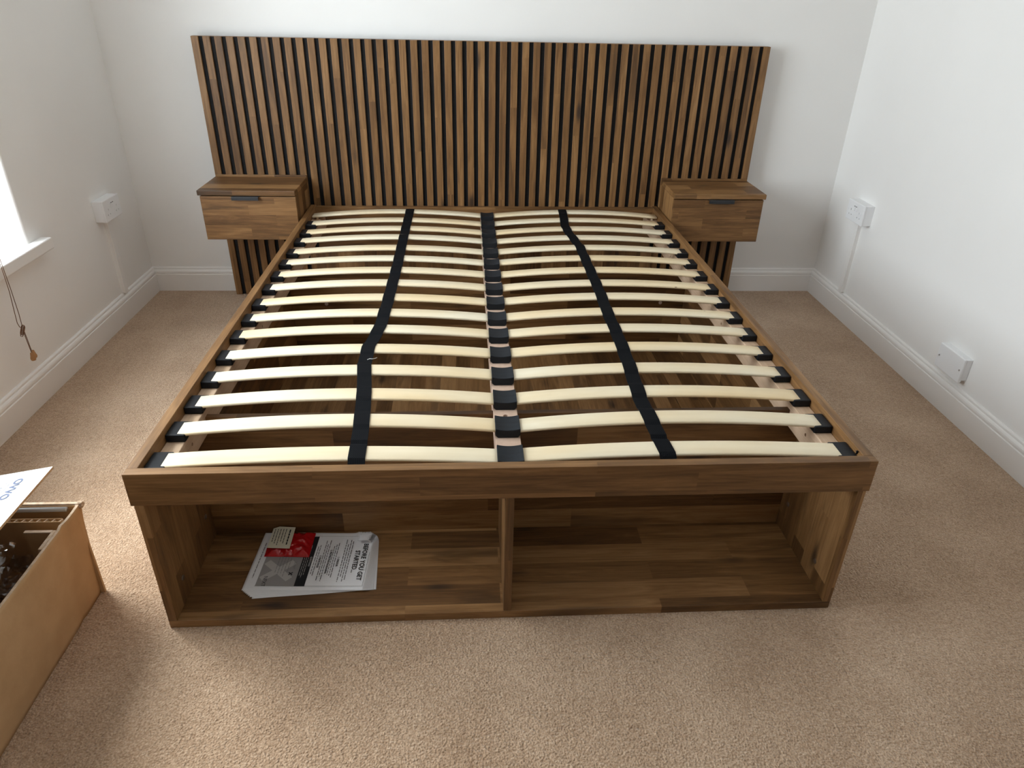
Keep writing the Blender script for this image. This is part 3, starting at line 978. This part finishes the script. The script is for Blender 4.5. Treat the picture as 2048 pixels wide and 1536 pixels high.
# inner liner with the fluted core showing on its cut edge
ly = BY1 - 0.034
cbx('liner_board', BX0 + 0.02, BX1 - 0.008, ly - 0.010, ly - 0.0085, 0.02, BH - 0.016, 'cardin')
cbx('liner_board', BX0 + 0.02, BX1 - 0.008, ly - 0.0010, ly, 0.02, BH - 0.014, 'cardin')
for i in range(26):
    xx = BX1 - 0.014 - i * 0.0165
    if xx < BX0 + 0.03:
        break
    vs = [(xx - ox, ly - 0.0085 - oy, BH - 0.0170), (xx + 0.0022 - ox, ly - 0.0085 - oy, BH - 0.0170), (xx + 0.0082 - ox, ly - 0.001 - oy, BH - 0.0150), (xx + 0.0060 - ox, ly - 0.001 - oy, BH - 0.0150)]
    vs += [(a, b, c - 0.05) for a, b, c in vs]
    mesh('flute', vs, BOXF, 'cardedge', cb)
# loose corner pad standing in the far corner
pad = cbx('corner_pad', BX1 - 0.072, BX1 - 0.014, BY1 - 0.075, BY1 - 0.068, 0.06, BH - 0.022, 'cardin')
cbx('pad_edge', BX1 - 0.073, BX1 - 0.013, BY1 - 0.0755, BY1 - 0.0675, BH - 0.022, BH - 0.0195, 'cardedge', parent=pad)
cbx('pad_edge', BX1 - 0.014, BX1 - 0.006, BY1 - 0.130, BY1 - 0.068, BH - 0.050, BH - 0.0200, 'cardedge', parent=pad)
# crushed corner
vs, fs = [], []
bm = bmesh.new(); bmesh.ops.create_icosphere(bm, subdivisions=3, radius=0.011)
for v in bm.verts:
    q = mnoise.noise(v.co * 160) * 0.0045
    v.co = v.co * (1 + q / 0.011)
    v.co.y *= 0.7; v.co.z *= 0.75
    v.co += Vector((BX1 + 0.0175 - ox, BY1 + 0.002 - oy, BH - 0.003))
me = bpy.data.meshes.new('crushed_corner'); bm.to_mesh(me); bm.free(); me.materials.append(MAT['cardedge'])
oc = bpy.data.objects.new('crushed_corner', me); C.objects.link(oc); oc.parent = cb
# lid flap: hinged on the window side, propped half open over the box
hx, hz, fx, fz = BX0 + 0.001, 0.2875, -1.001, 0.3735
dirv = Vector((fx - hx, 0, fz - hz)).normalized(); nrm = Vector((-dirv.z, 0, dirv.x))
def lidp(s, y, o=0.0):
    p = Vector((hx, 0, hz)) + dirv * s + nrm * o
    return Vector((p.x - ox, y - oy, p.z))
LW = math.hypot(fx - hx, fz - hz)
vs = [lidp(0, BY0 + 0.004, -0.005), lidp(LW, BY0 + 0.004, -0.005), lidp(LW, BY1 + 0.005, -0.005), lidp(0, BY1 + 0.005, -0.005),
      lidp(0, BY0 + 0.004), lidp(LW, BY0 + 0.004), lidp(LW, BY1 + 0.005), lidp(0, BY1 + 0.005)]
lid = mesh('lid_flap', vs, BOXF, 'lidwhite', cb)
lid.data.materials.append(MAT['cardedge']); lid.data.materials.append(MAT['cardin'])
for p in lid.data.polygons:
    if p.normal.dot(nrm) < -0.7:
        p.material_index = 2
    elif p.normal.dot(nrm) < 0.7:
        p.material_index = 2
lid['label'] = 'white lid flap with blue grey lettering'
# print on the lid, read towards the camera, letter tops towards the free edge
def LX(q):
    return lidp(q.x, q.y, 0.0008)
sOf = lambda x: (x - hx) / dirv.x
text_mesh('printed_name', 'OVVO', 0.0265, 'print', lid, LX, (sOf(-1.066), 0.0935, 0), (0, -1, 0), (1, 0, 0), bold=0.0009)
text_mesh('printed_line', 'CLASSIC', 0.0130, 'printlight', lid, LX, (sOf(-1.0905), 0.0850, 0), (0, -1, 0), (1, 0, 0))
def lid_bar(s0, s1, y0, y1):
    vs = [lidp(s0, y0, 0.0006), lidp(s1, y0, 0.0006), lidp(s1, y1, 0.0006), lidp(s0, y1, 0.0006)]
    return mesh('printed_rule', vs, [(0, 1, 2, 3)], 'printlight', lid)
s_a, s_b = sOf(-1.0745), sOf(-1.096)
lid_bar(s_a - 0.0006, s_a + 0.0006, -0.01, 0.092)
lid_bar(s_b - 0.0006, s_b + 0.0006, -0.01, 0.092)
lid_bar(s_b, s_a, 0.0908, 0.092)

# crumpled clear polythene inside the box
def crumple(name, cx, cy, cz, sx, sy, amp, nx, ny, seed, label, mat='polythene', tilt=(0, 0)):
    vs, fs = [], []
    for i in range(nx + 1):
        for j in range(ny + 1):
            u, v = i / nx - 0.5, j / ny - 0.5
            p = Vector((u * sx * 22 + seed, v * sy * 22, seed * 0.37))
            r1 = 1 - abs(mnoise.noise(p)) * 2
            r2 = 1 - abs(mnoise.noise(p * 2.3 + Vector((5, 1, 2)))) * 2
            z = amp * (0.62 * r1 + 0.38 * r2) + tilt[0] * u + tilt[1] * v
            e = max(abs(u), abs(v))
            jx = 0.012 * mnoise.noise(p + Vector((9, 9, 9))); jy = 0.012 * mnoise.noise(p + Vector((3, 7, 1)))
            vs.append((u * sx + jx, v * sy + jy, z))
    for i in range(nx):
        for j in range(ny):
            a = i * (ny + 1) + j
            fs.append((a, a + 1, a + ny + 2)); fs.append((a, a + ny + 2, a + ny + 1))
    o = mesh(name, vs, fs, mat, None, loc=(cx, cy, cz))
    return tag(o, label, 'plastic bag')
crumple('plastic_bag', -1.125, -0.05, 0.115, 0.235, 0.26, 0.045, 34, 36, 2.0, 'crumpled clear plastic bag lying deep in the cardboard box', tilt=(0.02, 0.02))
crumple('plastic_bag', -1.120, -0.045, 0.235, 0.115, 0.125, 0.028, 26, 26, 7.3, 'clear plastic bag poking up from under the white lid', tilt=(-0.055, 0.035))

# ================================================================== PAPERS IN THE SHELF
PZ = BT + 0.0006
def sheet(cx, cy, rz, z, label, cut=0.06, R=0.008, n=44, m=34):
    """A4 sheet, page top towards +x; curl lifts the far top corner"""
    hw, hh_ = 0.1485, 0.105
    vs, fs = [], []
    for lay in (0, 1):
        for i in range(n + 1):
            for j in range(m + 1):
                u, v = i / n, j / m
                x, y = -hw + 2 * hw * u, -hh_ + 2 * hh_ * v
                zz = 0.0004 * math.sin(u * 9 + v * 5)
                # far top corner rolled up and over
                q = 0.70710678
                k = (x - hw) * q + (y - hh_) * q + cut * q
                if k > 0:
                    th = k / R
                    if th < math.pi * 0.92:
                        d_, h_ = R * math.sin(th), R * (1 - math.cos(th))
                    else:
                        e_ = k - R * math.pi * 0.92
                        d_, h_ = R * math.sin(math.pi * 0.92) - e_ * 0.97, R * (1 - math.cos(math.pi * 0.92)) - e_ * 0.10
                    x += (d_ - k) * q; y += (d_ - k) * q; zz += h_
                vs.append((x, y, zz - (0.00025 if lay else 0)))
    stt = (n + 1) * (m + 1)
    g = lambda i, j, l: l * stt + i * (m + 1) + j
    for i in range(n):
        for j in range(m):
            fs.append((g(i, j, 0), g(i + 1, j, 0), g(i + 1, j + 1, 0), g(i, j + 1, 0)))
            fs.append((g(i, j, 1), g(i, j + 1, 1), g(i + 1, j + 1, 1), g(i + 1, j, 1)))
    for i in range(n):
        fs.append((g(i, 0, 0), g(i, 0, 1), g(i + 1, 0, 1), g(i + 1, 0, 0))); fs.append((g(i, m, 0), g(i + 1, m, 0), g(i + 1, m, 1), g(i, m, 1)))
    for j in range(m):
        fs.append((g(0, j, 0), g(0, j + 1, 0), g(0, j + 1, 1), g(0, j, 1))); fs.append((g(n, j, 0), g(n, j, 1), g(n, j + 1, 1), g(n, j + 1, 0)))
    o = mesh('instruction_sheet', vs, fs, 'paper', None, smooth=True, loc=(cx, cy, z), rz=rz)
    return tag(o, label, 'paper', 'instruction sheets in the foot shelf')
under = 'white instruction sheet in the stack under the sheet headed BEFORE YOU GET STARTED'
stack = []
for k in range(7):
    f = (k / 7.0) ** 0.8
    stack.append((-0.462 + (-0.4813 + 0.462) * f, 0.1724 + (0.1817 - 0.1724) * f, 0.0735 + (-0.029 - 0.0735) * f, 0.040 + 0.0022 * k))
z = PZ + 0.0005
for (cx, cy, rz, cu) in stack:
    sheet(cx, cy, rz, z, under, cu, 0.0085 + (z - PZ) * -0.5)
    z += 0.0006
TOP_C, TOP_R = (-0.4813, 0.1817), -0.029
top = sheet(TOP_C[0], TOP_C[1], TOP_R, z, 'top instruction sheet headed BEFORE YOU GET STARTED, with a black banner', 0.056, 0.0062)
cs, sn = math.cos(-TOP_R), math.sin(-TOP_R)
def loc(x, y):
    dx, dy = x - TOP_C[0], y - TOP_C[1]
    return dx * cs - dy * sn, dx * sn + dy * cs
PT = 0.0007
def PXF(q):
    return Vector((q.x, q.y, PT + q.z))
def rect(name, x0, x1, y0, y1, mat, dz=0.0):
    return mesh(name, [(x0, y0, PT + dz), (x1, y0, PT + dz), (x1, y1, PT + dz), (x0, y1, PT + dz)], [(0, 1, 2, 3)], mat, top)
def ptext(name, s, size, x, y, mat='ink', align='CENTER', dz=0.0004, bold=0.0):
    return text_mesh(name, s, size, mat, top, PXF, (x, y, dz), (0, -1, 0), (1, 0, 0), align, bold=bold)
# page coordinates: x up the page (-.1485 foot .. .1485 head), y from right (-.105) to left (.105)
vs, fs = [], []
def bar(x0, x1, y0, y1, dz=0.0):
    k = len(vs); vs.extend([(x0, y0, PT + dz), (x1, y0, PT + dz), (x1, y1, PT + dz), (x0, y1, PT + dz)]); fs.append((k, k + 1, k + 2, k + 3))
F = 0.0005
bar(-0.1215, 0.1430, -0.0920, -0.0920 + F * 1.4); bar(-0.1215, 0.1050, 0.0905, 0.0905 + F * 1.4); bar(0.1423, 0.1430, -0.0920, 0.0300)
mesh('page_border', list(vs), list(fs), 'greyink', top)
ptext('page_heading', 'BEFORE YOU GET', 0.0168, 0.1245, -0.005, 'ink', bold=0.0003)
ptext('page_heading', 'STARTED...', 0.0168, 0.1065, -0.005, 'ink', bold=0.0003)
def para(lines, x, step, half, mat='greyink', name='text_line', dz=0.0, th=0.0021):
    """unreadably small body copy: rows of word-length dashes"""
    vs.clear(); fs.clear()
    for k in range(lines):
        xx = x - k * step
        h = half * random.uniform(0.72, 1.0)
        y = h
        while y > -h:
            w = random.uniform(0.006, 0.018)
            bar(xx, xx + th, max(-h, y - w), y, dz)
            y -= w + 0.0022
    return mesh(name, list(vs), list(fs), mat, top)
para(4, 0.0935, 0.0058, 0.080)
ptext('page_subheading', '1. COLOUR', 0.0068, 0.0640, -0.006, bold=0.00028)
para(3, 0.0575, 0.0052, 0.070)
ptext('page_subheading', '2. PROTECTIVE PACKAGING', 0.0068, 0.0405, -0.006, bold=0.00028)
para(3, 0.0340, 0.0052, 0.078)
ptext('page_subheading', '3. PARTS PAGE', 0.0068, 0.0165, -0.006, bold=0.00028)
para(2, 0.0105, 0.0052, 0.060)
rect('black_banner', -0.0250, 0.0008, -0.0920, 0.0890, 'ink', 0.0001)
ptext('banner_heading', 'QUESTIONS?', 0.0062, -0.0060, -0.006, 'paper')
para(3, -0.0115, 0.0048, 0.070, 'palegrey', 'banner_line', 0.0004, 0.0013)
rect('grey_panel', -0.1200, -0.0250, -0.0920, 0.0890, 'lightgrey', 0.0001)
# pale crossed shape behind the grey panel text
for a in (0.72, -0.72):
    c_, s_ = math.cos(a), math.sin(a)
    q = []
    for lx, ly_ in ((-0.046, -0.0095), (0.046, -0.0095), (0.046, 0.0095), (-0.046, 0.0095)):
        q.append((-0.077 + lx * c_ - ly_ * s_, -0.038 + lx * s_ + ly_ * c_, PT + 0.00025 + (0.0001 if a > 0 else 0)))
    mesh('pale_cross', q, [(0, 1, 2, 3)], 'palegrey', top)
ptext('panel_word', "DON'T", 0.0080, -0.0425, -0.022, 'greyink', dz=0.0006)
for a in (0.75, -0.75):
    c_, s_ = math.cos(a), math.sin(a)
    q = [(-0.0430 + lx * c_ - ly_ * s_, -0.0495 + lx * s_ + ly_ * c_, PT + 0.0006 + (0.0001 if a > 0 else 0)) for lx, ly_ in ((-0.0066, -0.0015), (0.0066, -0.0015), (0.0066, 0.0015), (-0.0066, 0.0015))]
    mesh('cross_mark', q, [(0, 1, 2, 3)], 'ink', top)
para(5, -0.0540, 0.0075, 0.060, 'greyink', 'panel_line', 0.0006, 0.0012)
ptext('printed_logo', 'NEXT', 0.0135, -0.1055, -0.0755, 'ink', dz=0.0006)
para(1, -0.1350, 0.006, 0.074, 'greyink', 'foot_line')

# red hardware bag with a cream label, on the sheets
zb = z + 0.0012
vs2, fs2 = [], []
nx, ny = 34, 30
B0x, B1x, B0y, B1y = -0.607, -0.491, 0.197, 0.290
for i in range(nx + 1):
    for j in range(ny + 1):
        u, v = i / nx, j / ny
        x = B0x + (B1x - B0x) * u + 0.003 * mnoise.noise(Vector((u * 5, v * 5, 4)))
        y = B0y + (B1y - B0y) * v + 0.003 * mnoise.noise(Vector((u * 5, v * 5, 14))) - 0.006 * u
        e = min(u, 1 - u, v, 1 - v)
        puff = 0.011 * min(1, e * 5)
        p = Vector((u * 6, v * 6, 1.3))
        w = (1 - abs(mnoise.noise(p)) * 2) * 0.004 + (1 - abs(mnoise.noise(p * 2.4)) * 2) * 0.002
        vs2.append((x, y, zb + 0.0008 + puff * (0.6 + 0.4 * u) + max(0, w) * min(1, e * 8)))
for i in range(nx):
    for j in range(ny):
        a = i * (ny + 1) + j
        fs2.append((a, a + ny + 1, a + ny + 2)); fs2.append((a, a + ny + 2, a + 1))
k0 = len(vs2)
vs2 += [(B0x, B0y, zb), (B1x, B0y - 0.006, zb), (B1x, B1y - 0.006, zb), (B0x, B1y, zb)]
fs2.append((k0, k0 + 3, k0 + 2, k0 + 1))
bcx, bcy = (B0x + B1x) / 2, (B0y + B1y) / 2
rb = thing('fixings_bag', (bcx, bcy, zb), 'crinkled red plastic bag of fixings with a cream label, lying on the papers', 'bag')
mesh('bag_film', [(x - bcx, y - bcy, z_ - zb) for x, y, z_ in vs2], fs2, 'redfilm', rb, smooth=True)
lab_c = [(-0.6005, 0.2120), (-0.5425, 0.2080), (-0.5425, 0.2850), (-0.5855, 0.2890), (-0.6000, 0.2820)]
lz = 0.0165
lift = lambda y: lz + (y - 0.208) * 0.06
vs = [(x - bcx, y - bcy, lift(y)) for x, y in lab_c] + [(x - bcx, y - bcy, lift(y) - 0.0006) for x, y in lab_c]
n = 5
lb = mesh('bag_label', vs, [tuple(range(n)), tuple(range(2 * n - 1, n - 1, -1))] + [(i, (i + 1) % n, n + (i + 1) % n, n + i) for i in range(n)], 'label', rb)
lb['label'] = 'cream paper label printed with small lines'
def LB(q):
    return q
vsl, fsl = [], []
for k in range(6):
    xx = -0.5520 - k * 0.0073 - (0.004 if k else 0)
    th = 0.0034 if k == 0 else 0.0017
    h0, h1 = (0.276, 0.220) if k == 0 else (0.279, 0.220 + 0.006 * (k % 3))
    y = h0
    while y > h1:
        w = random.uniform(0.005, 0.013)
        q = len(vsl)
        ya = max(h1, y - w)
        vsl += [(xx - th - bcx, ya - bcy, lift(ya) + 0.0005), (xx - bcx, ya - bcy, lift(ya) + 0.0005), (xx - bcx, y - bcy, lift(y) + 0.0005), (xx - th - bcx, y - bcy, lift(y) + 0.0005)]
        fsl.append((q, q + 1, q + 2, q + 3))
        y -= w + 0.0015
mesh('label_print', vsl, fsl, 'ink', lb)

# a white thread lying on the webbing
tag(tube('loose_thread', [(-0.346, 0.486, 0.4512), (-0.340, 0.490, 0.4520), (-0.334, 0.489, 0.4518), (-0.327, 0.492, 0.4512), (-0.322, 0.499, 0.4506)], 0.0008, 'lint', None, 6),
    'short white thread lying on the black strap and slat', 'thread')
